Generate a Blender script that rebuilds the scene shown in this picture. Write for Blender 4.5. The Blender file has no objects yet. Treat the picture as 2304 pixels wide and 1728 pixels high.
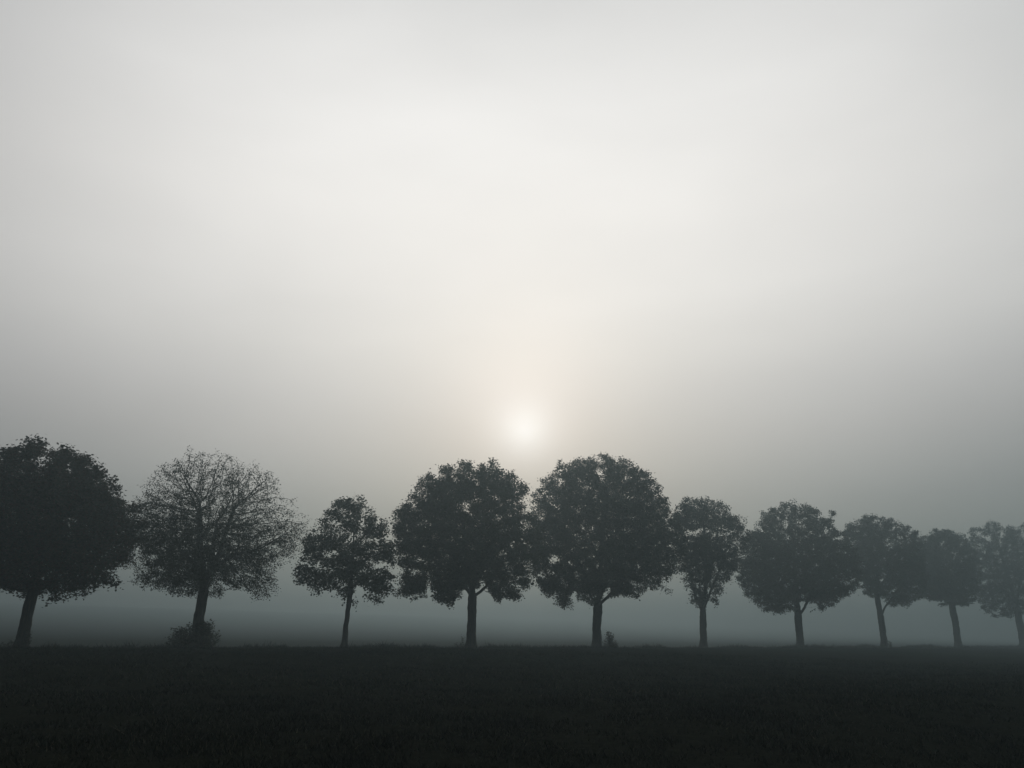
import bpy, math, random
import numpy as np
from mathutils import Vector

scene = bpy.context.scene
COL = scene.collection
R = math.radians

# ------------------------------------------------------------------ camera
PITCH = 18.8
EYE = 1.62
cam_d = bpy.data.cameras.new("camera")
cam_d.sensor_width = 36.0
cam_d.lens = 36.0 * 1740.0 / 2304.0
cam_d.clip_end = 6000.0
cam_d.clip_start = 0.1
cam = bpy.data.objects.new("camera", cam_d)
cam.location = (0, 0, EYE)
cam.rotation_euler = (R(90 + PITCH), 0, 0)
COL.objects.link(cam)
scene.camera = cam

SUN_EL = 15.3
SUN_AZ = 0.95          # degrees to the right of straight ahead (+Y)
sun_dir = Vector((math.sin(R(SUN_AZ)) * math.cos(R(SUN_EL)),
                  math.cos(R(SUN_AZ)) * math.cos(R(SUN_EL)), math.sin(R(SUN_EL))))


def srgb(c):
    c = c / 255.0
    return c / 12.92 if c <= 0.04045 else ((c + 0.055) / 1.055) ** 2.4


def lin(r, g, b):
    return (srgb(r), srgb(g), srgb(b), 1.0)


# ------------------------------------------------------------------ node helper
class NT:
    def __init__(self, tree):
        self.t = tree
        self.t.nodes.clear()

    def n(self, kind, **kw):
        nd = self.t.nodes.new(kind)
        for k, v in kw.items():
            setattr(nd, k, v)
        return nd

    def put(self, sock, v):
        if hasattr(v, "is_output"):
            self.t.links.new(v, sock)
        else:
            sock.default_value = v

    def m(self, op, a, b=0.0, c=0.0, clamp=False):
        nd = self.n("ShaderNodeMath", operation=op)
        nd.use_clamp = clamp
        for i, v in enumerate((a, b, c)):
            self.put(nd.inputs[i], v)
        return nd.outputs[0]

    def mix(self, fac, a, b, blend="MIX"):
        nd = self.n("ShaderNodeMix", data_type="RGBA", blend_type=blend)
        self.put(nd.inputs[0], fac)
        self.put(nd.inputs[6], a)
        self.put(nd.inputs[7], b)
        return nd.outputs[2]

    def ramp(self, fac, stops, interp="LINEAR"):
        nd = self.n("ShaderNodeValToRGB")
        cr = nd.color_ramp
        cr.interpolation = interp
        while len(cr.elements) < len(stops):
            cr.elements.new(0.5)
        for e, (p, c) in zip(cr.elements, stops):
            e.position = p
            e.color = c
        self.put(nd.inputs[0], fac)
        return nd.outputs[0]

    def noise(self, vec, scale, detail=4.0, rough=0.5, dist=0.0):
        nd = self.n("ShaderNodeTexNoise")
        nd.inputs["Scale"].default_value = scale
        nd.inputs["Detail"].default_value = detail
        nd.inputs["Roughness"].default_value = rough
        nd.inputs["Distortion"].default_value = dist
        if vec is not None:
            self.put(nd.inputs["Vector"], vec)
        return nd.outputs[0]


# ------------------------------------------------------------------ world: foggy sky over a clear one
world = bpy.data.worlds.new("World")
scene.world = world
world.use_nodes = True
w = NT(world.node_tree)
out = w.n("ShaderNodeOutputWorld")
bg = w.n("ShaderNodeBackground")
sky = w.n("ShaderNodeTexSky", sky_type="NISHITA")
sky.sun_disc = False
sky.sun_elevation = R(SUN_EL)
sky.sun_rotation = R(SUN_AZ)
sky.air_density = 1.0
sky.dust_density = 4.0
tc = w.n("ShaderNodeTexCoord")
sep = w.n("ShaderNodeSeparateXYZ")
w.put(sep.inputs[0], tc.outputs["Generated"])
X, Y, Z = sep.outputs
el = w.m("DIVIDE", w.m("ARCSINE", Z), R(90))              # 0 horizon .. 1 zenith
az = w.m("ARCTAN2", X, Y)                                 # 0 towards the sun side
# stratus lit from behind: brightness of the fog layer with elevation
STOPS = [(0.0, (40, 44, 46)), (0.3, (52, 58, 59)), (1.6, (112, 118, 115)), (3.8, (146, 150, 145)),
         (6.3, (150, 153, 147)), (9.5, (163, 163, 160)), (14.3, (193, 190, 187)),
         (17.6, (209, 206, 203)), (21.0, (224, 221, 217)), (25.0, (235, 232, 228)),
         (31.0, (240, 237, 233)), (38.0, (235, 233, 230)), (45.0, (216, 215, 213)),
         (60.0, (138, 144, 152)), (90.0, (66, 78, 96))]
fog = w.ramp(el, [(e / 90.0, lin(*c)) for e, c in STOPS])
aw = w.m("ABSOLUTE", w.m("DIVIDE", w.m("SUBTRACT", az, R(1.0)), R(53.5)))
gz = w.m("EXPONENT", w.m("MULTIPLY", w.m("POWER", aw, 3.1), -1.0))
gz = w.m("MULTIPLY_ADD", gz, 0.97, 0.03)
back = w.m("SUBTRACT", 1.0, gz)
zen = w.m("SMOOTH_MIN", 1.0, w.m("MAXIMUM", w.m("MULTIPLY_ADD", el, 2.2, -1.1), 0.0), 0.1)
gz = w.m("ADD", w.m("MULTIPLY", gz, w.m("SUBTRACT", 1.0, zen)), w.m("MULTIPLY", zen, 0.5))
mp = w.n("ShaderNodeMapping")
mp.inputs["Scale"].default_value = (1.0, 1.0, 2.6)
w.put(mp.inputs["Vector"], tc.outputs["Generated"])
wisps = w.noise(mp.outputs[0], 1.9, 3.0, 0.45, 0.4)
wisps2 = w.noise(mp.outputs[0], 5.5, 4.0, 0.5, 0.8)
gz = w.m("MULTIPLY", gz, w.m("ADD", w.m("MULTIPLY_ADD", wisps, 0.24, 0.86), w.m("MULTIPLY", wisps2, 0.045)))
fog = w.mix(1.0, fog, w.m("MULTIPLY", gz, 1.275), "MULTIPLY")
ab = w.m("DIVIDE", w.m("SUBTRACT", az, R(90)), R(27))             # bright patch added to the unseen sky at right, to lighten the fog there
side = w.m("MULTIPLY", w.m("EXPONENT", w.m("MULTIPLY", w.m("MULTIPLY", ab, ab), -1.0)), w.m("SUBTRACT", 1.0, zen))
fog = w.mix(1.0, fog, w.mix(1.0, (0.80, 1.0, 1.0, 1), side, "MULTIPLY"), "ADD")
fog = w.mix(1.0, fog, w.mix(1.0, (0.022, 0.036, 0.062, 1), back, "MULTIPLY"), "ADD")   # dim blue dawn behind
# the sun burning through the layer
dot = w.n("ShaderNodeVectorMath", operation="DOT_PRODUCT")
w.put(dot.inputs[0], tc.outputs["Generated"])
dot.inputs[1].default_value = sun_dir
ang = w.m("DIVIDE", w.m("ARCCOSINE", w.m("MINIMUM", dot.outputs["Value"], 1.0)), R(1))
core = w.m("EXPONENT", w.m("MULTIPLY", w.m("POWER", w.m("DIVIDE", ang, 2.0), 1.55), -1.0))
halo = w.m("EXPONENT", w.m("MULTIPLY", w.m("POWER", w.m("DIVIDE", ang, 4.0), 1.4), -1.0))
haze_glow = w.m("EXPONENT", w.m("MULTIPLY", w.m("DIVIDE", ang, 10.0), -1.0))


def addc(base, fac, col):
    return w.mix(1.0, base, w.mix(1.0, col, fac, "MULTIPLY"), "ADD")


CORE, HALO, WIDE = (0.33, 0.42, 0.46, 1), (0.25, 0.180, 0.15, 1), (0.09, 0.078, 0.072, 1)
fog = addc(fog, core, CORE)
fog = addc(fog, halo, HALO)
fog = addc(fog, haze_glow, WIDE)
dot2 = w.n("ShaderNodeVectorMath", operation="DOT_PRODUCT")          # thinner cloud just above the sun
w.put(dot2.inputs[0], tc.outputs["Generated"])
dot2.inputs[1].default_value = (math.sin(R(1.2)) * math.cos(R(20.5)), math.cos(R(1.2)) * math.cos(R(20.5)), math.sin(R(20.5)))
ang2 = w.m("DIVIDE", w.m("ARCCOSINE", w.m("MINIMUM", dot2.outputs["Value"], 1.0)), R(1))
thin = w.m("EXPONENT", w.m("MULTIPLY", w.m("POWER", w.m("DIVIDE", ang2, 5.5), 2.0), -1.0))
fog = addc(fog, thin, (0.06, 0.05, 0.042, 1))
clear = w.mix(1.0, sky.outputs[0], (0.08, 0.08, 0.08, 1), "MULTIPLY")
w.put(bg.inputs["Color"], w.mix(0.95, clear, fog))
bg.inputs["Strength"].default_value = 1.0
w.put(out.inputs["Surface"], bg.outputs[0])

# ------------------------------------------------------------------ sun lamp (diffused by the fog)
sd = bpy.data.lights.new("sun", "SUN")
sd.energy = 0.5
sd.angle = R(10)
sd.color = (1.0, 0.93, 0.83)
so = bpy.data.objects.new("sun", sd)
so.rotation_euler = (-sun_dir).to_track_quat("-Z", "Y").to_euler()
so.location = (0, 60, 60)
COL.objects.link(so)

# ------------------------------------------------------------------ view
scene.view_settings.view_transform = "Standard"
scene.view_settings.look = "None"
scene.view_settings.exposure = 0.0
scene.view_settings.gamma = 1.0
scene.cycles.use_denoising = True
scene.cycles.volume_bounces = 1
scene.cycles.max_bounces = 6


# ------------------------------------------------------------------ materials
def mat_surface(name):
    m = bpy.data.materials.new(name)
    m.use_nodes = True
    t = NT(m.node_tree)
    o = t.n("ShaderNodeOutputMaterial")
    p = t.n("ShaderNodeBsdfPrincipled")
    t.put(o.inputs["Surface"], p.outputs[0])
    return m, t, p


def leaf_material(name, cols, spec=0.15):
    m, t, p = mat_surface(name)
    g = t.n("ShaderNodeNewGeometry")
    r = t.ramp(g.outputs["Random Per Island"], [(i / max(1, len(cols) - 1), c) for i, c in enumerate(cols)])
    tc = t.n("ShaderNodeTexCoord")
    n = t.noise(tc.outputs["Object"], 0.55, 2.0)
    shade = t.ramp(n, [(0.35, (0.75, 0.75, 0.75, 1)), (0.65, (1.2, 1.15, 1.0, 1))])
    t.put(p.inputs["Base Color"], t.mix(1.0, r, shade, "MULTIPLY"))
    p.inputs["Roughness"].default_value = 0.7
    p.inputs["Specular IOR Level"].default_value = spec
    tr = t.n("ShaderNodeBsdfTranslucent")
    t.put(tr.inputs["Color"], t.mix(1.0, r, (1.1, 1.05, 0.6, 1), "MULTIPLY"))
    mx = t.n("ShaderNodeMixShader")
    mx.inputs[0].default_value = 0.18
    t.put(mx.inputs[1], p.outputs[0])
    t.put(mx.inputs[2], tr.outputs[0])
    o = [q for q in t.t.nodes if q.bl_idname == "ShaderNodeOutputMaterial"][0]
    t.put(o.inputs["Surface"], mx.outputs[0])
    return m


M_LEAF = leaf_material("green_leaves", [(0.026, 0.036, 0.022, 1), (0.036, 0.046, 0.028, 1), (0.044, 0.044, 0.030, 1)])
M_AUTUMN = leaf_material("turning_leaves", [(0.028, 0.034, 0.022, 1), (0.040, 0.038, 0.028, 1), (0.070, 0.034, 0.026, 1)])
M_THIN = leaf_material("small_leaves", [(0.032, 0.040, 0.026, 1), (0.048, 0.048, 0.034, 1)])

M_BARK, bt, bp = mat_surface("bark")
btc = bt.n("ShaderNodeTexCoord")
bmp = bt.n("ShaderNodeMapping")
bmp.inputs["Scale"].default_value = (9.0, 9.0, 1.6)
bt.put(bmp.inputs["Vector"], btc.outputs["Object"])
bn = bt.noise(bmp.outputs[0], 1.6, 6.0, 0.65)
bt.put(bp.inputs["Base Color"], bt.ramp(bn, [(0.3, (0.022, 0.020, 0.017, 1)), (0.7, (0.075, 0.066, 0.055, 1))]))
bp.inputs["Roughness"].default_value = 0.9
bp.inputs["Specular IOR Level"].default_value = 0.1
bb = bt.n("ShaderNodeBump")
bb.inputs["Strength"].default_value = 0.6
bb.inputs["Distance"].default_value = 0.03
bt.put(bb.inputs["Height"], bn)
bt.put(bp.inputs["Normal"], bb.outputs[0])

M_SOIL, st, sp = mat_surface("meadow_soil")
stc = st.n("ShaderNodeTexCoord")
n1 = st.noise(stc.outputs["Object"], 0.35, 5.0, 0.6)
n2 = st.noise(stc.outputs["Object"], 7.0, 5.0, 0.7)
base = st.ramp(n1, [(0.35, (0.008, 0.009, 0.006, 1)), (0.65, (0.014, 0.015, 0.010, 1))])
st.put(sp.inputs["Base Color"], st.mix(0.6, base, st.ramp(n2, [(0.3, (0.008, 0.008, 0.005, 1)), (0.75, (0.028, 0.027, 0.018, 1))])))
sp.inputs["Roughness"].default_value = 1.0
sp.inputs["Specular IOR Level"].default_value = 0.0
sb = st.n("ShaderNodeBump")
sb.inputs["Strength"].default_value = 0.7
sb.inputs["Distance"].default_value = 0.08
st.put(sb.inputs["Height"], n2)
st.put(sp.inputs["Normal"], sb.outputs[0])

M_GRASS, gt, gp = mat_surface("wet_grass")
gg = gt.n("ShaderNodeNewGeometry")
gtc = gt.n("ShaderNodeTexCoord")
gn = gt.noise(gtc.outputs["Object"], 0.3, 3.0, 0.6)
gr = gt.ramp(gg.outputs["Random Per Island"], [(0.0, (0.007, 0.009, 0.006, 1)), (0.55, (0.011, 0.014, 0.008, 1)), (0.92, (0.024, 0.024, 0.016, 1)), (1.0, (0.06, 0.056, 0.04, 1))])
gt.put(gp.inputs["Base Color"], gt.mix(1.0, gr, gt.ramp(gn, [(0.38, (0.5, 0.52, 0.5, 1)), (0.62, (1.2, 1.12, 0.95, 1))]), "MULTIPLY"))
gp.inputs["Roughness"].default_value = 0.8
gp.inputs["Specular IOR Level"].default_value = 0.08


# ------------------------------------------------------------------ mesh helpers
def link_mesh(name, verts, loops, starts, totals, mat, parent=None, smooth=False):
    me = bpy.data.meshes.new(name)
    verts = np.asarray(verts, np.float32)
    me.vertices.add(len(verts))
    me.vertices.foreach_set("co", verts.ravel())
    me.loops.add(len(loops))
    me.loops.foreach_set("vertex_index", np.asarray(loops, np.int32))
    me.polygons.add(len(starts))
    me.polygons.foreach_set("loop_start", np.asarray(starts, np.int32))
    me.polygons.foreach_set("loop_total", np.asarray(totals, np.int32))
    if smooth:
        me.polygons.foreach_set("use_smooth", np.ones(len(starts), bool))
    me.update(calc_edges=True)
    me.validate()
    me.materials.append(mat)
    o = bpy.data.objects.new(name, me)
    COL.objects.link(o)
    if parent is not None:
        o.parent = parent
    return o


def fix_mesh(name, verts, faces, mat, parent=None, smooth=False):
    """faces: (n,k) array of equal polygons"""
    f = np.asarray(faces, np.int32)
    k = f.shape[1]
    return link_mesh(name, verts, f.ravel(), np.arange(len(f)) * k, np.full(len(f), k), mat, parent, smooth)


def tag(o, label=None, cat=None, group=None, kind=None):
    for k, v in (("label", label), ("category", cat), ("group", group), ("kind", kind)):
        if v:
            o[k] = v
    return o


def empty(name, loc):
    o = bpy.data.objects.new(name, None)
    o.location = loc
    o.empty_display_size = 0.5
    COL.objects.link(o)
    return o


def vnoise(p, seed=0):
    """cheap smooth 3-D value noise, -1..1"""
    p = np.asarray(p, float)
    i = np.floor(p).astype(np.int64)
    f = p - i
    f = f * f * (3 - 2 * f)
    res = 0
    for dx in (0, 1):
        for dy in (0, 1):
            for dz in (0, 1):
                h = (i[..., 0] + dx) * 374761393 + (i[..., 1] + dy) * 668265263 + (i[..., 2] + dz) * 2147483647 + seed * 144665
                h = (h ^ (h >> 13)) * 1274126177
                h = (h ^ (h >> 16)) & 0xffff
                wgt = (f[..., 0] if dx else 1 - f[..., 0]) * (f[..., 1] if dy else 1 - f[..., 1]) * (f[..., 2] if dz else 1 - f[..., 2])
                res = res + wgt * (h / 32767.5 - 1)
    return res


# ------------------------------------------------------------------ terrain
# The row of trees runs along a low bank whose top is at eye level; beyond it the land
# dips, then an added climb, shaped so the fog darkens towards the bank.
P0 = np.array([-0.6015 * 36.0, 36.0])
_END = np.array([0.626 * 120.0, 120.0]) - P0
DIRX, DIRY = (_END / np.linalg.norm(_END)).tolist()
NRM = np.array([-DIRY, DIRX])                    # away from the camera, across the row
ROW = float(P0 @ NRM)                            # distance of the row from the camera


def sstep(a, b, x):
    t = np.clip((x - a) / (b - a), 0, 1)
    return t * t * (3 - 2 * t)


def ground_h(x, y):
    x = np.asarray(x, float)
    y = np.asarray(y, float)
    s = x * NRM[0] + y * NRM[1]
    h = 0.62 * sstep(0.5, 8.5, s) + 0.95 * sstep(10, ROW - 0.4, s)
    h = h - 0.22 * sstep(ROW + 1.2, ROW + 9, s)
    far = np.clip(s - ROW - 6, 0, None)
    rise = np.tan(R(2.75) * (1 - np.exp(-np.clip(far, 0, 560) / 205.0))) * (np.clip(far, 0, 560) + ROW + 6) + 0.27
    h = h + rise * sstep(0, 35, far)
    p = np.stack([x, y, np.zeros_like(x)], -1)
    near = np.exp(-np.clip(np.abs(s) - 60, 0, None) / 60)
    fade = 1 - 0.6 * np.exp(-((s - ROW) / 3.0) ** 2)
    h = h + near * fade * (0.05 * vnoise(p * 0.35, 3) + 0.035 * vnoise(p * 1.1, 4))
    return h


def axis(fine_a, fine_b, step, far_a, far_b, grow=1.18):
    v = list(np.arange(fine_a, fine_b + step, step))
    d = step
    a = v[0]
    while a > far_a:
        d *= grow
        a -= d
        v.insert(0, a)
    d = step
    b = v[-1]
    while b < far_b:
        d *= grow
        b += d
        v.append(b)
    return np.array(v)


gx = axis(-50, 110, 0.5, -900, 900)
gy = axis(2, 135, 0.5, -300, 1500)
GX, GY = np.meshgrid(gx, gy)
GZ = ground_h(GX, GY)
nx, ny = len(gx), len(gy)
idx = np.arange(nx * ny).reshape(ny, nx)
quads = np.stack([idx[:-1, :-1], idx[:-1, 1:], idx[1:, 1:], idx[1:, :-1]], -1).reshape(-1, 4)
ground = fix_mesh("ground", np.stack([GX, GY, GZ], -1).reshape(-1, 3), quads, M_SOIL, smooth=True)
tag(ground, "dark rough meadow rising to a low bank under the trees", "ground", kind="structure")


# ------------------------------------------------------------------ grass
def make_grass():
    rng = np.random.default_rng(5)
    bx, by, bh, bw = [], [], [], []

    def add(x, y, h, wd):
        bx.append(x); by.append(y); bh.append(h); bw.append(wd)

    # the field in front, tufted
    n = 420000
    d = 4.5 + (46 - 4.5) * rng.random(n) ** 1.7
    a = (rng.random(n) * 2 - 1) * R(42)
    x, y = d * np.tan(a), d
    s = x * NRM[0] + y * NRM[1]
    p = np.stack([x, y, x * 0], -1)
    tuft = vnoise(p * 1.3, 11) * 0.5 + vnoise(p * 3.7, 12) * 0.5
    keep = (s < ROW + 2.0) & (rng.random(n) < 0.55 + 0.75 * tuft)
    x, y, d, tuft = x[keep], y[keep], d[keep], tuft[keep]
    add(x, y, (0.04 + 0.06 * rng.random(len(x)) ** 2) * (1 + 0.8 * np.clip(tuft, -0.5, 1)), 0.004 + 0.00045 * d)
    # ragged taller grass along the top of the bank
    n = 42000
    t = -14 + 180 * rng.random(n)
    o = rng.normal(0, 0.8, n)
    x = P0[0] + DIRX * t + NRM[0] * o
    y = P0[1] + DIRY * t + NRM[1] * o
    p = np.stack([x, y, x * 0], -1)
    clump = np.clip(vnoise(p * 0.55, 21) * 0.7 + vnoise(p * 1.9, 22) * 0.5, -0.4, 1)
    h = (0.05 + 0.13 * rng.random(n) ** 2) * (1 + 2.6 * np.clip(clump, -0.3, 1))
    add(x, y, h, np.full(n, 0.012) + 0.0003 * y)
    x = np.concatenate(bx); y = np.concatenate(by); h = np.concatenate(bh); wd = np.concatenate(bw)
    n = len(x)
    z = ground_h(x, y) - 0.01
    ang = rng.random(n) * 2 * np.pi
    lean = rng.normal(0, 0.55, (n, 2)) * h[:, None]
    bxv = np.cos(ang) * wd
    byv = np.sin(ang) * wd
    v = np.empty((n, 3, 3))
    v[:, 0] = np.stack([x - bxv, y - byv, z], -1)
    v[:, 1] = np.stack([x + bxv, y + byv, z], -1)
    v[:, 2] = np.stack([x + lean[:, 0], y + lean[:, 1], z + h], -1)
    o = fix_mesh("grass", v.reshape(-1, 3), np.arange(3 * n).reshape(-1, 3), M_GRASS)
    tag(o, "short tufted wet grass covering the dark field", "grass", kind="stuff")


make_grass()

# ------------------------------------------------------------------ trees
LEAF_A = np.array([(0, 0), (.42, .06), (.30, .32), (.52, .66), (.17, .62), (0, 1.0), (-.17, .62), (-.52, .66), (-.30, .32), (-.42, .06)])
LEAF_B = np.array([(0, 0), (.48, .22), (.30, .68), (0, 1.0), (-.30, .68), (-.48, .22)])


def leaves(name, pos, size, rng, mat, parent, template, droop=0.45, outward=None):
    n = len(pos)
    az = rng.random(n) * 2 * np.pi
    tilt = rng.normal(-droop, 0.45, n)
    d = np.stack([np.cos(az) * np.cos(tilt), np.sin(az) * np.cos(tilt), np.sin(tilt)], -1)
    up = np.stack([rng.normal(0, 0.45, n), rng.normal(0, 0.45, n), np.ones(n)], -1)
    sdir = np.cross(d, up)
    sdir /= np.linalg.norm(sdir, axis=1)[:, None] + 1e-9
    sz = size * (0.65 + 0.7 * rng.random(n))
    fold = np.cross(sdir, d)
    k = len(template)
    v = (pos[:, None, :] + sz[:, None, None] * (template[None, :, 0, None] * sdir[:, None, :] + template[None, :, 1, None] * d[:, None, :]
         + 0.22 * np.abs(template[None, :, 0, None]) * fold[:, None, :]))
    return fix_mesh(name, v.reshape(-1, 3), np.arange(n * k).reshape(n, k), mat, parent)


def tube(pts, rads, sides, rough=0.0, seed=0):
    pts = np.asarray(pts, float)
    n = len(pts)
    tan = np.gradient(pts, axis=0)
    tan /= np.linalg.norm(tan, axis=1)[:, None] + 1e-9
    ref = np.array([1.0, 0.13, 0.0])
    if abs(tan[0] @ ref) > 0.9:
        ref = np.array([0.1, 1.0, 0.0])
    u = np.cross(tan, ref)
    u /= np.linalg.norm(u, axis=1)[:, None] + 1e-9
    vv = np.cross(tan, u)
    a = np.arange(sides) * 2 * np.pi / sides
    ring = u[:, None, :] * np.cos(a)[None, :, None] + vv[:, None, :] * np.sin(a)[None, :, None]
    r = np.asarray(rads)[:, None] * np.ones((1, sides))
    if rough:
        q = pts[:, None, :] + ring * r[..., None]
        r = r * (1 + rough * vnoise(q * np.array([4.0, 4.0, 1.5]), seed) + rough * 0.6 * vnoise(q * np.array([13.0, 13.0, 6.0]), seed + 1))
    V = (pts[:, None, :] + ring * r[..., None]).reshape(-1, 3)
    i = np.arange(n - 1)[:, None] * sides + np.arange(sides)[None, :]
    j = np.arange(n - 1)[:, None] * sides + (np.arange(sides)[None, :] + 1) % sides
    F = np.stack([i, j, j + sides, i + sides], -1).reshape(-1, 4)
    return V, F


def join(parts):
    vs, fs, b = [], [], 0
    for V, F in parts:
        vs.append(V)
        fs.append(F + b)
        b += len(V)
    return np.concatenate(vs), np.concatenate(fs)


CP, SP = math.cos(R(PITCH)), math.sin(R(PITCH))


def at(px, py, depth):
    """photo position -> (x, z) on the upright plane that stands at this depth"""
    xx = (px - 1152.0) / 1740.0
    yy = (864.0 - py) / 1740.0
    k = depth / (CP - yy * SP)
    return xx * k, EYE + (SP + yy * CP) * k


def grow(env_pts, nodes, parents, step, kill, rng, up=0.10, jitter=0.25, iters=140, start=0):
    cap = 60000
    P = np.zeros((cap, 3))
    n = len(nodes)
    P[:n] = nodes
    par = list(parents)
    A = env_pts
    seeds = P[start:n]
    d2 = ((A[:, None, :] - seeds[None]) ** 2).sum(-1)
    near = d2.argmin(1) + start
    dist = np.sqrt(d2.min(1))
    alive = np.ones(len(A), bool)
    stall = {}
    for it in range(iters):
        ai = np.nonzero(alive)[0]
        if len(ai) == 0:
            break
        vec = A[ai] - P[near[ai]]
        vec /= np.linalg.norm(vec, axis=1)[:, None] + 1e-9
        u, inv = np.unique(near[ai], return_inverse=True)
        acc = np.zeros((len(u), 3))
        np.add.at(acc, inv, vec)
        acc /= np.linalg.norm(acc, axis=1)[:, None] + 1e-9
        acc += np.array([0, 0, up]) + rng.normal(0, jitter, acc.shape)
        acc /= np.linalg.norm(acc, axis=1)[:, None] + 1e-9
        ok = np.array([stall.get(int(q), 0) < 4 for q in u])
        if not ok.any() or n + ok.sum() > cap:
            break
        for q in u:
            stall[int(q)] = stall.get(int(q), 0) + 1
        new = P[u[ok]] + acc[ok] * step
        m = len(new)
        P[n:n + m] = new
        par.extend(int(q) for q in u[ok])
        dd = np.sqrt(((A[ai][:, None, :] - new[None]) ** 2).sum(-1))
        j = dd.argmin(1)
        md = dd[np.arange(len(ai)), j]
        better = md < dist[ai]
        near[ai[better]] = n + j[better]
        dist[ai[better]] = md[better]
        alive[ai[dist[ai] < kill]] = False
        n += m
    return P[:n].copy(), np.array(par)


def build_tree(spec):
    rng = np.random.default_rng(spec["seed"])
    u = spec["u"]
    t = (P0[1] * u - P0[0]) / (DIRX - DIRY * u)
    bx, by = P0[0] + DIRX * t, P0[1] + DIRY * t
    D = by
    gz = float(ground_h(bx, by))
    root = empty("avenue_tree", (bx, by, gz))
    tag(root, spec["label"], "tree", "row of trees along the edge of the field")

    def loc(px, py):                 # photo pixel -> local x, z
        X, Z = at(px, py, D)
        return X - bx, Z - gz
    sc = spec["conv"]
    rows = []
    for (yy, xl, xr) in spec["rows"]:
        ax, z1 = loc(*sc(xl, yy))
        cx, z2 = loc(*sc(xr, yy))
        rows.append(((z1 + z2) / 2, (ax + cx) / 2, (cx - ax) / 2))
    rows.sort()
    rz = np.array([r[0] for r in rows]); rc = np.array([r[1] for r in rows]); rw = np.array([r[2] for r in rows])
    wmax = rw.max()
    dfac = spec.get("depth", 0.92)
    gaps = []
    for (gxp, gyp, grx, gry) in spec.get("gaps", []):
        gx0, gz0 = loc(*sc(gxp, gyp))
        gx1, _ = loc(*sc(gxp + grx, gyp))
        _, gz1 = loc(*sc(gxp, gyp - gry))
        gaps.append((gx0, gz0, abs(gx1 - gx0), abs(gz1 - gz0)))

    # centre line of the crown in depth wobbles a bit so no tree is a flat lens
    def inside(p, grow_=1.0):
        z = p[:, 2]
        c = np.interp(z, rz, rc); wv = np.interp(z, rz, rw) * grow_
        wd = np.minimum(wv * dfac + 0.1, wmax * dfac)
        q = ((p[:, 0] - c) / np.maximum(wv, 0.02)) ** 2 + (p[:, 1] / np.maximum(wd, 0.02)) ** 2
        lump = vnoise(p * 1.05, spec["seed"] + 3) * 0.6 + vnoise(p * 2.3, spec["seed"] + 4) * 0.4
        ok = (q < 0.97 + spec.get("lump", 0.30) * lump) & (z > rz[0]) & (z < rz[-1])
        for (hx, hz, hrx, hrz) in gaps:
            ok &= ((p[:, 0] - hx) / hrx) ** 2 + ((p[:, 2] - hz) / hrz) ** 2 > 1
        return ok, q

    def sample(n, shell=0.0):
        outp = []
        got = 0
        while got < n:
            m = n * 4
            p = np.stack([rng.uniform((rc - rw).min(), (rc + rw).max(), m), rng.uniform(-wmax * dfac, wmax * dfac, m), rng.uniform(rz[0], rz[-1], m)], -1)
            ok, q = inside(p)
            ok &= rng.random(m) < np.clip(shell_w(q, shell), 0, 1)
            p = p[ok]
            outp.append(p)
            got += len(p)
        return np.concatenate(outp)[:n]

    def shell_w(q, s):
        return (1 - s) + s * q

    # lobes give the crown its knobbly outline and its gaps
    nl = spec.get("lobes", 70)
    lc = sample(nl, 0.8)
    lr = rng.uniform(0.55, 1.15, nl) * wmax / 4.0
    na = spec.get("n", 1500)
    pts = []
    base = sample(int(na * spec.get("even", 0.68)), 0.5)
    pts.append(base)
    m = na * 3
    k = rng.integers(0, nl, m)
    v = rng.normal(0, 1, (m, 3))
    v /= np.linalg.norm(v, axis=1)[:, None]
    q = lc[k] + v * (lr[k] * rng.random(m) ** 0.4)[:, None]
    ok, _ = inside(q, 1.02)
    pts.append(q[ok][:int(na * (1 - spec.get("even", 0.68)))])
    for (kx, ky, kr) in spec.get("clumps", []):      # sprays of leaves that stick out of the outline
        x0, z0 = loc(*sc(kx, ky))
        r_ = abs(loc(*sc(kx + kr, ky))[0] - x0)
        i_ = int(np.clip(int(10 + 60 * r_ * r_), 14, 60))
        v = rng.normal(0, 1, (i_, 3))
        v /= np.linalg.norm(v, axis=1)[:, None]
        pts.append(np.array([x0, rng.uniform(-0.35, 0.35) * wmax, z0]) + v * (r_ * rng.random(i_) ** 0.4)[:, None])
    A = np.concatenate(pts)

    # trunk and hand-placed main limbs from the photo
    nodes, par = [], []

    def poly(points, parent, stepn=0.25):
        """points: local xyz list; returns index of last node"""
        last = parent
        prev = np.array(nodes[parent]) if parent >= 0 else None
        for q in points:
            q = np.array(q, float)
            if prev is None:
                nodes.append(q); par.append(-1); last = len(nodes) - 1
            else:
                L = np.linalg.norm(q - prev)
                kk = max(1, int(round(L / stepn)))
                for i in range(1, kk + 1):
                    nodes.append(prev + (q - prev) * i / kk + rng.normal(0, 0.012, 3)); par.append(last); last = len(nodes) - 1
            prev = q
        return last
    tr = [loc(*sc(px, py)) for (px, py) in spec["trunk"]]
    tr[0] = (tr[0][0], -0.15)
    fork = poly([(x_, 0.0, z_) for (x_, z_) in tr], -1)
    seed_start = max(0, fork - 1)
    for limb in spec["limbs"]:
        ys = limb[0]
        ptsl = [loc(*sc(px, py)) for (px, py) in limb[1:]]
        n_ = len(ptsl)
        # limb starts at the trunk node nearest in height to its first point
        z0 = ptsl[0][1]
        src = int(np.argmin([abs(nodes[i][2] - z0) for i in range(fork + 1)]))
        poly([(x_, ys * (i + 1) / n_, z_) for i, (x_, z_) in enumerate(ptsl[1:])], src)
    n_hand = len(nodes)
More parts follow.
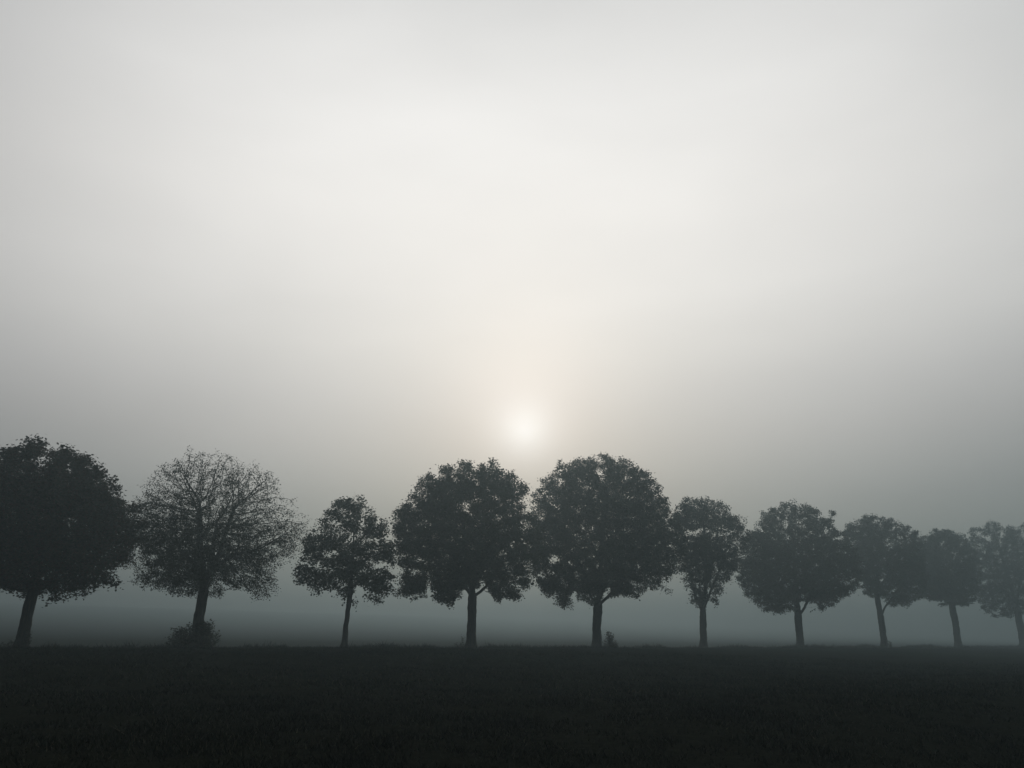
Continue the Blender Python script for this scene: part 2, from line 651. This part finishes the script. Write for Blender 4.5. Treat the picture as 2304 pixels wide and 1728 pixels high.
    P, par2 = grow(A, np.array(nodes), par, spec.get("step", 0.25), spec.get("kill", 0.36), rng, up=spec.get("up", 0.08), start=seed_start, jitter=spec.get("jit", 0.25))
    N = len(P)
    # pipe-model radii
    e = spec.get("pipe", 2.35)
    tip = spec.get("tip", 0.006)
    acc = np.zeros(N)
    kids = [[] for _ in range(N)]
    for i in range(N - 1, -1, -1):
        if acc[i] == 0:
            acc[i] = tip ** e
        if par2[i] >= 0:
            acc[par2[i]] += acc[i]
            kids[par2[i]].append(i)
    rad = acc ** (1 / e)
    xa, _ = loc(*sc(spec["trunk"][0][0] - spec["tw"] / 2, spec["trunk"][0][1]))
    xb, _ = loc(*sc(spec["trunk"][0][0] + spec["tw"] / 2, spec["trunk"][0][1]))
    r0 = abs(xb - xa) / 2
    # keep twigs thin but scale the stem to the measured trunk
    f = r0 / rad[0]
    rad = rad * (f ** np.clip(np.log(np.maximum(rad, tip) / tip) / np.log(rad[0] / tip), 0, 1))
    # chains
    chains = []
    stack = [(0, -1)]
    while stack:
        s0, p0 = stack.pop()
        ch = [p0] if p0 >= 0 else []
        i = s0
        while True:
            ch.append(i)
            if not kids[i]:
                break
            ks = sorted(kids[i], key=lambda q: -rad[q])
            for q in ks[1:]:
                stack.append((q, i))
            i = ks[0]
        chains.append(ch)
    tparts, bparts = [], []
    thick = max(0.04, r0 * 0.28)
    for ci, ch in enumerate(chains):
        if len(ch) < 2:
            continue
        rr = rad[ch].copy()
        if par2[ch[1]] == ch[0] and ci > 0:
            rr[0] = min(rr[0], rr[1] * 1.25)
        pp = P[ch].copy()
        if ci == 0:
            # root flare and main stem
            hh = np.clip(pp[:, 2], 0, None)
            rr = rr * (1 + 0.5 * np.exp(-hh / 0.22) + 0.10 * np.exp(-hh / 0.9)) * 0.96
            cut = int(np.argmax(rr < thick)) if (rr < thick).any() else len(rr)
            cut = max(cut, 3)
            # refine the lower stem for bark lumps
            a = np.linspace(0, cut - 1, (cut - 1) * 4 + 1)
            ip = np.stack([np.interp(a, np.arange(cut), pp[:cut, c]) for c in range(3)], -1)
            ir = np.interp(a, np.arange(cut), rr[:cut])
            tparts.append(tube(ip + 0.035 * np.stack([vnoise(ip * 1.3, 5), vnoise(ip * 1.3, 6), ip[:, 0] * 0], -1), ir, 20, 0.12, spec["seed"]))
            if cut < len(rr) - 1:
                bparts.append(tube(pp[cut - 1:], rr[cut - 1:], 6))
            continue
        if rr[1] > thick:
            cut = int(np.argmax(rr < thick * 0.9)) if (rr < thick * 0.9).any() else len(rr)
            cut = max(cut, 3)
            tparts.append(tube(pp[:cut], rr[:cut], 12, 0.05, spec["seed"] + ci))
            if cut < len(rr) - 1:
                bparts.append(tube(pp[cut - 1:], rr[cut - 1:], 6))
        else:
            s_ = 6 if rr[1] > 0.03 else (4 if rr[1] > 0.014 else 3)
            bparts.append(tube(pp, rr, s_))
    V, F = join(tparts)
    fix_mesh("trunk", V, F, M_BARK, root, smooth=True)
    if bparts:
        V, F = join(bparts)
        fix_mesh("branches", V, F, M_BARK, root, smooth=True)
    # leaves round the young wood
    young = np.nonzero((rad < spec.get("young", 0.022)) & (np.arange(N) >= n_hand))[0]
    nl_ = spec["leaves"]
    depth_w = np.ones(len(young))
    tipw = np.array([2.2 if not kids[i] else 1.0 for i in young])
    if "thin_top" in spec:           # sparser towards the top
        z = P[young][:, 2]
        depth_w = 1 - spec["thin_top"] * sstep(rz[0] + 0.30 * (rz[-1] - rz[0]), rz[0] + 0.62 * (rz[-1] - rz[0]), z)
    if "core" in spec:               # leafiest round the middle of the lower crown
        cx_, cz_ = loc(*sc(*spec["core"]))
        rr_ = np.sqrt(((P[young] - np.array([cx_, 0, cz_])) ** 2 * np.array([1, 1, 1.6])).sum(1)) / wmax
        depth_w = depth_w * (0.26 + 1.5 * np.exp(-(rr_ / 0.66) ** 2))
    # clumpiness
    cl = np.clip(0.8 + 0.95 * spec.get("clump", 0.7) * vnoise(P[young] * spec.get("cfreq", 0.9), spec["seed"] + 7), 0.05, 3)
    wgt = tipw * depth_w * cl
    wgt /= wgt.sum()
    pick = rng.choice(young, nl_, p=wgt)
    sp_ = spec.get("spread", 0.16)
    off = rng.normal(0, sp_, (nl_, 3))
    off[:, 2] = off[:, 2] * 0.8 - 0.05
    pos = P[pick] + off
    for (hx, hz, hrx, hrz) in gaps:
        pos = pos[((pos[:, 0] - hx) / hrx) ** 2 + ((pos[:, 2] - hz) / hrz) ** 2 > 1]
    # sprouts on the lower trunk
    if spec.get("sprouts"):
        extra = []
        for (px, py, cnt) in spec["sprouts"]:
            sx, sz = loc(*sc(px, py))
            extra.append(np.array([sx, 0, sz]) + rng.normal(0, 0.13, (cnt, 3)))
        pos = np.concatenate([pos] + extra)
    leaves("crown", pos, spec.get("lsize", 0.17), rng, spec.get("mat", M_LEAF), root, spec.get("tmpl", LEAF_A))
    return root, D


def z1(x, y): return x * 0.3316, 950 + y * 0.3316
def z2(x, y): return 600 + x * 0.3316, 950 + y * 0.3316
def z3(x, y): return 1150 + x * 0.3316, 950 + y * 0.3316
def z4(x, y): return 1604 + x * 0.31646, 1050 + y * 0.31646


K = 1764.0
TREES = [
    dict(seed=101, u=(45 - 1106) / K, conv=z1, label="tall dense dark tree cut off by the left edge, leaning trunk",
         rows=[(112, 305, 335), (150, 170, 370), (200, 110, 520), (260, 0, 640), (350, -90, 750), (440, -160, 800), (520, -215, 865),
               (640, -240, 900), (760, -240, 885), (860, -220, 850), (940, -190, 800), (1020, -150, 760), (1080, -80, 700), (1130, 0, 600), (1180, 80, 540), (1220, 400, 500)],
         gaps=[(330, 1200, 100, 70), (150, 1185, 60, 50)],
         trunk=[(152, 1505), (170, 1380), (195, 1250), (225, 1120), (250, 960), (270, 820)], tw=72,
         limbs=[(0.6, (225, 1120), (140, 1010), (60, 880)), (-0.7, (235, 1060), (380, 960), (520, 860)), (0.9, (250, 960), (330, 780), (380, 600)), (-0.5, (250, 930), (180, 740), (140, 560))],
         n=2600, clumps=[(240,165,60),(318,140,24),(440,205,40),(540,225,40),(640,265,40),(760,345,30),(830,560,40),(450,1180,45),(690,1070,50),(110,1140,45),(330,1160,20),(780,960,40)], leaves=82110, lsize=0.115, lobes=80, mat=M_AUTUMN),
    dict(seed=202, u=(425 - 1106) / K, conv=z1, label="thinly leaved spreading tree with fine twigs and a shrub at its foot",
         rows=[(212, 1340, 1590), (260, 1220, 1690), (300, 1130, 1770), (360, 1090, 1815), (430, 1030, 1890), (500, 990, 1940), (560, 920, 1960), (620, 885, 2000), (700, 870, 2050),
               (800, 870, 2040), (860, 870, 2000), (930, 920, 1970), (1000, 940, 1950), (1060, 980, 1935), (1110, 1020, 1890), (1150, 1150, 1860), (1185, 1220, 1810)],
         gaps=[(1560, 1190, 140, 80)],
         trunk=[(1332, 1500), (1345, 1380), (1358, 1250), (1380, 1130), (1392, 1085)], tw=72,
         limbs=[(0.3, (1385, 1110), (1358, 1010), (1345, 900), (1340, 760), (1330, 600)), (-0.4, (1388, 1100), (1435, 1000), (1490, 900), (1540, 760), (1600, 600)),
                (0.9, (1385, 1110), (1300, 960), (1180, 840)), (-1.0, (1390, 1090), (1480, 980), (1640, 900)), (1.4, (1390, 1090), (1420, 900), (1430, 650)), (-1.4, (1388, 1095), (1390, 900), (1400, 560))],
         n=8000, clumps=[(1150,330,35),(1350,240,40),(1560,240,40),(1760,310,30),(1930,500,40),(2020,720,30),(910,600,40),(880,860,35),(1780,1160,60),(1860,1140,30),(1250,1160,40),(1060,1110,40)], kill=0.19, step=0.16, leaves=84000, lsize=0.066, lobes=110, even=0.5, core=(1350, 840), jit=0.13, lump=0.85, tip=0.006, young=0.016, spread=0.10, up=0.12, thin_top=0.4, clump=0.3, mat=M_THIN, pipe=2.5),
    dict(seed=303, u=(743 - 1106) / K, conv=z2, label="small young tree with a slender trunk, smaller than both neighbours",
         rows=[(506, 640, 675), (520, 460, 685), (560, 430, 720), (620, 400, 735), (660, 370, 800), (720, 300, 830), (800, 275, 845), (860, 250, 865), (920, 270, 885), (980, 225, 895),
               (1030, 235, 880), (1080, 240, 865), (1120, 310, 850), (1160, 420, 820), (1200, 560, 790), (1222, 700, 745)],
         gaps=[(765, 972, 62, 34), (620, 1190, 55, 80), (860, 1010, 30, 25), (450, 1150, 40, 20)],
         trunk=[(525, 1512), (538, 1380), (552, 1250), (566, 1110), (578, 960), (590, 800), (592, 680)], tw=36,
         limbs=[(0.3, (566, 1130), (610, 1090), (680, 1060)), (0.5, (570, 1060), (480, 1000), (380, 970)), (-0.6, (575, 1000), (660, 940), (760, 900)), (-0.4, (580, 940), (500, 860), (420, 800)), (0.6, (585, 860), (660, 760), (720, 700))],
         n=1300, clumps=[(650,535,38),(480,550,35),(740,1190,38),(840,1125,22),(330,1125,40),(540,1165,35),(800,680,38),(290,730,30),(250,1080,25),(235,980,25)], kill=0.36, step=0.24, leaves=22482, lsize=0.119, lobes=50, clump=0.9, sprouts=[(590, 1215, 26), (600, 1250, 14), (548, 1225, 8)]),
    dict(seed=404, u=(1017 - 1106) / K, conv=z2, label="wide full tree just left of the sun, curved low limb on its right",
         rows=[(265, 1285, 1350), (300, 1210, 1560), (350, 1070, 1690), (430, 1010, 1750), (500, 985, 1770), (560, 930, 1785), (620, 885, 1835), (700, 855, 1880), (800, 845, 1900),
               (880, 860, 1885), (950, 880, 1840), (1000, 890, 1780), (1060, 890, 1760), (1120, 900, 1770), (1160, 900, 1740), (1200, 920, 1720), (1225, 1180, 1690)],
         gaps=[(1098, 1120, 30, 110), (1050, 1215, 90, 40), (1415, 1235, 135, 125), (1320, 1230, 60, 60), (1610, 1215, 22, 40), (1462, 1112, 30, 26), (1375, 1100, 9, 45)],
         trunk=[(1388, 1512), (1390, 1380), (1393, 1250), (1393, 1165)], tw=64,
         limbs=[(0.3, (1393, 1180), (1350, 1110), (1320, 1040), (1280, 960), (1220, 860)), (-0.3, (1393, 1170), (1375, 1090), (1365, 980), (1350, 840), (1330, 680)),
                (0.5, (1393, 1170), (1415, 1080), (1420, 960), (1440, 800), (1470, 620)), (-0.2, (1393, 1185), (1450, 1150), (1495, 1110), (1530, 1050), (1590, 950)),
                (1.2, (1393, 1170), (1400, 1040), (1390, 860)), (-1.3, (1393, 1170), (1410, 1030), (1480, 880)), (0.8, (1393, 1175), (1300, 1090), (1200, 1060))],
         n=4500, clumps=[(1320,300,42),(1210,320,35),(1400,310,28),(1540,325,48),(1660,380,40),(1740,470,35),(1080,370,45),(900,620,40),(1200,1140,62),(1170,1100,50),(960,1110,62),(920,1160,30),(1680,1160,62),(1560,1160,35),(1760,1110,30),(1850,900,40)], leaves=121404, lsize=0.115, lobes=85, clump=0.8),
    dict(seed=505, u=(1290 - 1106) / K, conv=z3, label="largest round tree just right of the sun, forked trunk",
         rows=[(215, 590, 690), (250, 420, 790), (290, 330, 850), (340, 265, 910), (400, 215, 960), (450, 175, 1025), (520, 135, 1065), (600, 120, 1080), (700, 105, 1120), (800, 100, 1165),
               (900, 115, 1180), (960, 125, 1175), (1010, 150, 1150), (1060, 180, 1110), (1110, 190, 980), (1160, 215, 910), (1210, 270, 880), (1270, 320, 400)],
         gaps=[(440, 1190, 24, 70), (740, 1270, 140, 95), (655, 1215, 60, 55), (480, 1255, 55, 45), (290, 930, 38, 28), (655, 1130, 14, 40), (570, 1180, 10, 30), (960, 1190, 90, 50)],
         trunk=[(580, 1512), (582, 1380), (584, 1270), (592, 1225)], tw=60,
         limbs=[(0.3, (590, 1240), (650, 1190), (700, 1140), (770, 1060), (840, 960)), (-0.3, (588, 1240), (558, 1170), (530, 1090), (480, 980)), (0.5, (592, 1230), (600, 1120), (610, 960), (620, 780), (630, 560)),
                (-0.6, (592, 1230), (630, 1120), (690, 960), (760, 760)), (1.3, (592, 1230), (580, 1080), (520, 880)), (-1.4, (592, 1230), (610, 1080), (640, 880)), (0.4, (590, 1235), (500, 1120), (380, 1060))],
         n=5100, clumps=[(650,245,40),(420,275,35),(840,305,40),(910,360,35),(340,310,35),(1040,500,35),(170,480,40),(350,1220,42),(390,1150,50),(240,1110,52),(820,1135,25),(500,1150,45),(1080,1140,32),(1150,900,40),(110,760,40)], leaves=148383, lsize=0.119, lobes=95, clump=0.75, sprouts=[(690, 1185, 14)]),
    dict(seed=606, u=(1518 - 1106) / K, conv=z3, label="narrow upright tree with see-through middle and several steep limbs",
         rows=[(512, 1170, 1340), (530, 1150, 1420), (560, 1120, 1460), (620, 1090, 1500), (680, 1080, 1585), (740, 1090, 1610), (820, 1110, 1600), (900, 1130, 1565), (1000, 1140, 1520), (1080, 1155, 1480),
               (1140, 1200, 1450), (1200, 1215, 1410), (1245, 1230, 1400)],
         gaps=[(1270, 740, 80, 30), (1420, 750, 60, 22), (1350, 1240, 45, 30)],
         trunk=[(1302, 1512), (1302, 1380), (1300, 1270)], tw=48,
         limbs=[(0.2, (1300, 1290), (1262, 1210), (1232, 1110), (1200, 960), (1180, 800)), (-0.2, (1300, 1275), (1312, 1160), (1320, 1000), (1310, 800), (1300, 640)), (0.4, (1300, 1280), (1285, 1140), (1275, 960), (1250, 760)),
                (-0.5, (1300, 1280), (1345, 1160), (1400, 1020), (1460, 860)), (0.9, (1300, 1275), (1330, 1100), (1390, 880), (1420, 700))],
         n=3300, clumps=[(1180,530,25),(1290,530,30),(1400,560,35),(1560,670,35),(1390,1205,40),(1235,1205,35),(1600,780,30)], leaves=37770, lsize=0.126, lobes=60, clump=1.0, up=0.14, tmpl=LEAF_B),
    dict(seed=707, u=(1725 - 1106) / K, conv=z4, label="dome topped hazy tree, broadest of those in the right half",
         rows=[(232, 515, 605), (270, 470, 665), (320, 350, 740), (380, 325, 830), (440, 290, 870), (500, 250, 925), (560, 205, 960), (640, 170, 1000), (720, 160, 1025), (800, 165, 1035), (860, 220, 1020),
               (920, 240, 960), (980, 320, 880), (1025, 350, 780)],
         gaps=[(650, 990, 100, 40), (860, 1010, 60, 50)],
         trunk=[(620, 1278), (612, 1140), (602, 1030), (596, 960)], tw=52,
         limbs=[(0.3, (606, 1060), (655, 1000), (690, 920), (740, 800)), (-0.4, (600, 1000), (560, 900), (480, 780)), (0.6, (598, 970), (590, 800), (580, 560)), (-0.9, (598, 970), (640, 820), (680, 620)), (1.2, (600, 990), (520, 880), (380, 820))],
         n=4500, clumps=[(560,258,38),(700,310,35),(370,340,30),(800,360,30),(400,1000,40),(540,980,32),(770,970,32),(290,930,32),(900,900,40),(1020,760,30)], leaves=94426, lsize=0.137, lobes=85, clump=0.6, tmpl=LEAF_B),
    dict(seed=808, u=(1905 - 1106) / K, conv=z4, label="faint fog-veiled tree with a low limb forking off to the right",
         rows=[(340, 1060, 1120), (390, 970, 1320), (450, 930, 1395), (520, 935, 1425), (600, 950, 1470), (700, 990, 1500), (800, 1040, 1510), (880, 1070, 1500), (940, 1100, 1480), (985, 1240, 1390)],
         gaps=[(1120, 945, 60, 40), (1220, 960, 50, 50), (1300, 520, 50, 50)],
         trunk=[(1218, 1278), (1205, 1150), (1190, 1050), (1165, 930), (1155, 850)], tw=44,
         limbs=[(0.2, (1192, 1060), (1225, 1000), (1280, 930), (1350, 850)), (-0.4, (1165, 940), (1120, 820), (1080, 680)), (0.6, (1160, 900), (1180, 740), (1180, 540)), (-0.8, (1160, 880), (1260, 760), (1320, 620))],
         n=3600, clumps=[(1090,365,35),(1280,400,45),(960,440,30),(1310,955,50),(1400,480,30)], leaves=62949, lsize=0.144, lobes=70, clump=0.9, tmpl=LEAF_B),
    dict(seed=909, u=(2068 - 1106) / K, conv=z4, label="low round pale tree, second from the right edge",
         rows=[(448, 1600, 1720), (490, 1490, 1770), (560, 1440, 1820), (650, 1415, 1850), (750, 1425, 1870), (850, 1470, 1870), (930, 1520, 1860), (985, 1580, 1830)],
         gaps=[(1600, 985, 60, 40)],
         trunk=[(1745, 1278), (1730, 1150), (1712, 1050), (1695, 960)], tw=46,
         limbs=[(0.4, (1700, 990), (1640, 880), (1560, 780)), (-0.4, (1697, 970), (1720, 840), (1760, 700)), (0.8, (1697, 965), (1660, 780), (1640, 600))],
         n=3150, clumps=[(1650,475,50),(1480,520,30),(1800,560,30),(1590,960,35),(1440,900,35)], leaves=62949, lsize=0.151, lobes=60, clump=0.7, tmpl=LEAF_B),
    dict(seed=1010, u=(2210 - 1106) / K, conv=z4, label="palest tree at the right edge of the picture, partly cut off",
         rows=[(388, 1975, 2055), (430, 1890, 2140), (500, 1830, 2250), (600, 1805, 2330), (700, 1815, 2390), (800, 1830, 2420), (900, 1860, 2420), (1000, 1930, 2390), (1065, 2000, 2300)],
         gaps=[(2250, 1060, 60, 40)],
         trunk=[(2210, 1290), (2195, 1180), (2172, 1060), (2150, 960)], tw=48,
         limbs=[(0.4, (2160, 1000), (2080, 880), (1980, 780)), (-0.4, (2152, 970), (2180, 820), (2230, 660)), (0.8, (2152, 965), (2100, 760), (2050, 560))],
         n=3600, clumps=[(2010,410,42),(1880,450,35),(2160,450,40),(2070,1030,42),(1950,960,40),(1860,880,30)], leaves=71942, lsize=0.151, lobes=70, clump=0.7, tmpl=LEAF_B),
]
roots = [build_tree(s) for s in TREES]


# ------------------------------------------------------------------ shrubs and shoots at the foot of the trees
def shrub(name, label, cat, conv, rows, stems, n_leaf, lsize, seed, depth, off, group=None, base=0.08):
    """bushy plant: stems fan out from the ground, leaves crowd round them"""
    rng = np.random.default_rng(seed)
    px0 = [(r[1] + r[2]) / 2 for r in rows][-1]
    X0, _ = at(*conv(px0, rows[-1][0]), depth)
    X0 += off[0]
    Y0 = depth + off[1]
    gz = float(ground_h(X0, Y0))
    root = empty(name, (X0, Y0, gz))
    tag(root, label, cat, group)
    rr = []
    for (yy, xl, xr) in rows:
        a, za = at(*conv(xl, yy), depth)
        b, zb = at(*conv(xr, yy), depth)
        rr.append((max(0.02, (za + zb) / 2 - gz), (a + b) / 2 - X0 + off[0], (b - a) / 2))
    rr.sort()
    rz = np.array([q[0] for q in rr]); rc = np.array([q[1] for q in rr]); rw = np.array([q[2] for q in rr])
    parts, tips = [], []
    for i in range(stems):
        z = rz[-1] * (0.12 + 0.88 * rng.random())
        c = np.interp(z, rz, rc); wv = np.interp(z, rz, rw)
        th = rng.random() * 2 * np.pi
        q = rng.random() ** 0.5
        end = np.array([c + wv * q * np.cos(th), wv * 0.8 * q * np.sin(th), z])
        st_ = np.array([np.clip(end[0] * base / 0.8, -1, 1) * 0.8 + rng.normal(0, 0.08), rng.normal(0, 0.1), -0.04])
        mid = (st_ + end) / 2 + np.array([rng.normal(0, 0.05), rng.normal(0, 0.05), 0.12 * z])
        tt = np.linspace(0, 1, 8)[:, None]
        pl = (1 - tt) ** 2 * st_ + 2 * tt * (1 - tt) * mid + tt ** 2 * end
        parts.append(tube(pl, np.linspace(0.014, 0.004, 8), 4))
        tips.append(pl[2:])
    V, F = join(parts)
    fix_mesh("stems", V, F, M_BARK, root, smooth=True)
    tips = np.concatenate(tips)
    pick = tips[rng.integers(0, len(tips), n_leaf)]
    pos = pick + rng.normal(0, 0.06, (n_leaf, 3))
    pos[:, 2] = np.maximum(pos[:, 2], 0.01)
    leaves("foliage", pos, lsize, rng, M_LEAF, root, LEAF_A)
    return root


d1, d2, d3, d4, d5, d8 = roots[0][1], roots[1][1], roots[2][1], roots[3][1], roots[4][1], roots[7][1]
SG = "shrubs and shoots at the foot of the trees"
shrub("shrub", "low leafy shrub wrapped round the foot of the thinly leaved tree", "shrub", z1,
      [(1352, 1432, 1462), (1380, 1210, 1478), (1420, 1180, 1492), (1460, 1150, 1515), (1505, 1135, 1540)], 110, 4200, 0.085, 31, d2, (0, -0.3), SG, 0.62)
shrub("shrub", "small bush beside the trunk of the largest round tree", "shrub", z3,
      [(1420, 640, 665), (1450, 625, 710), (1480, 612, 725), (1512, 600, 735)], 30, 800, 0.095, 33, d5, (0.05, -0.2), SG)
shrub("shoot", "spindly leafy shoot right of the leftmost tree's trunk", "shoot", z1,
      [(1410, 215, 235), (1450, 200, 228), (1505, 185, 225)], 7, 90, 0.08, 34, d1, (0.05, -0.3), SG)
shrub("weed", "low weeds left of the trunk of the wide full tree", "weed", z2,
      [(1455, 1335, 1350), (1480, 1300, 1360), (1512, 1270, 1365)], 14, 150, 0.075, 35, d4, (0, -0.3), SG)
shrub("weed", "low weeds left of the leftmost tree's trunk", "weed", z1,
      [(1470, 95, 115), (1510, 65, 125)], 9, 80, 0.07, 36, d1, (-0.05, -0.3), SG)
shrub("weed", "low weeds right of the faint tree with the low limb", "weed", z4,
      [(1228, 1235, 1250), (1250, 1228, 1275), (1280, 1220, 1285)], 12, 120, 0.11, 37, d8, (0.1, -0.2), SG)

# ------------------------------------------------------------------ haze
M_HAZE = bpy.data.materials.new("haze")
M_HAZE.use_nodes = True
ht = NT(M_HAZE.node_tree)
ho = ht.n("ShaderNodeOutputMaterial")
hv = ht.n("ShaderNodeVolumePrincipled")
hv.inputs["Color"].default_value = (0.375, 0.462, 0.487, 1)
hv.inputs["Density"].default_value = 0.0061
hv.inputs["Anisotropy"].default_value = 0.6
ht.put(ho.inputs["Volume"], hv.outputs[0])
zlo, zhi = float(GZ.min()) - 1.0, float(GZ.max()) + 1.5
gx0, gx1, gy0, gy1 = gx.min() - 5, gx.max() + 5, gy.min() - 5, gy.max() + 5
hv_ = np.array([(x, y, z) for z in (zlo, zhi) for (x, y) in ((gx0, gy0), (gx1, gy0), (gx1, gy1), (gx0, gy1))])
hf = np.array([(3, 2, 1, 0), (4, 5, 6, 7), (0, 1, 5, 4), (1, 2, 6, 5), (2, 3, 7, 6), (3, 0, 4, 7)])
hz = fix_mesh("haze", hv_, hf, M_HAZE)
tag(hz, "pale morning fog filling the air over field and trees", "haze", kind="stuff")
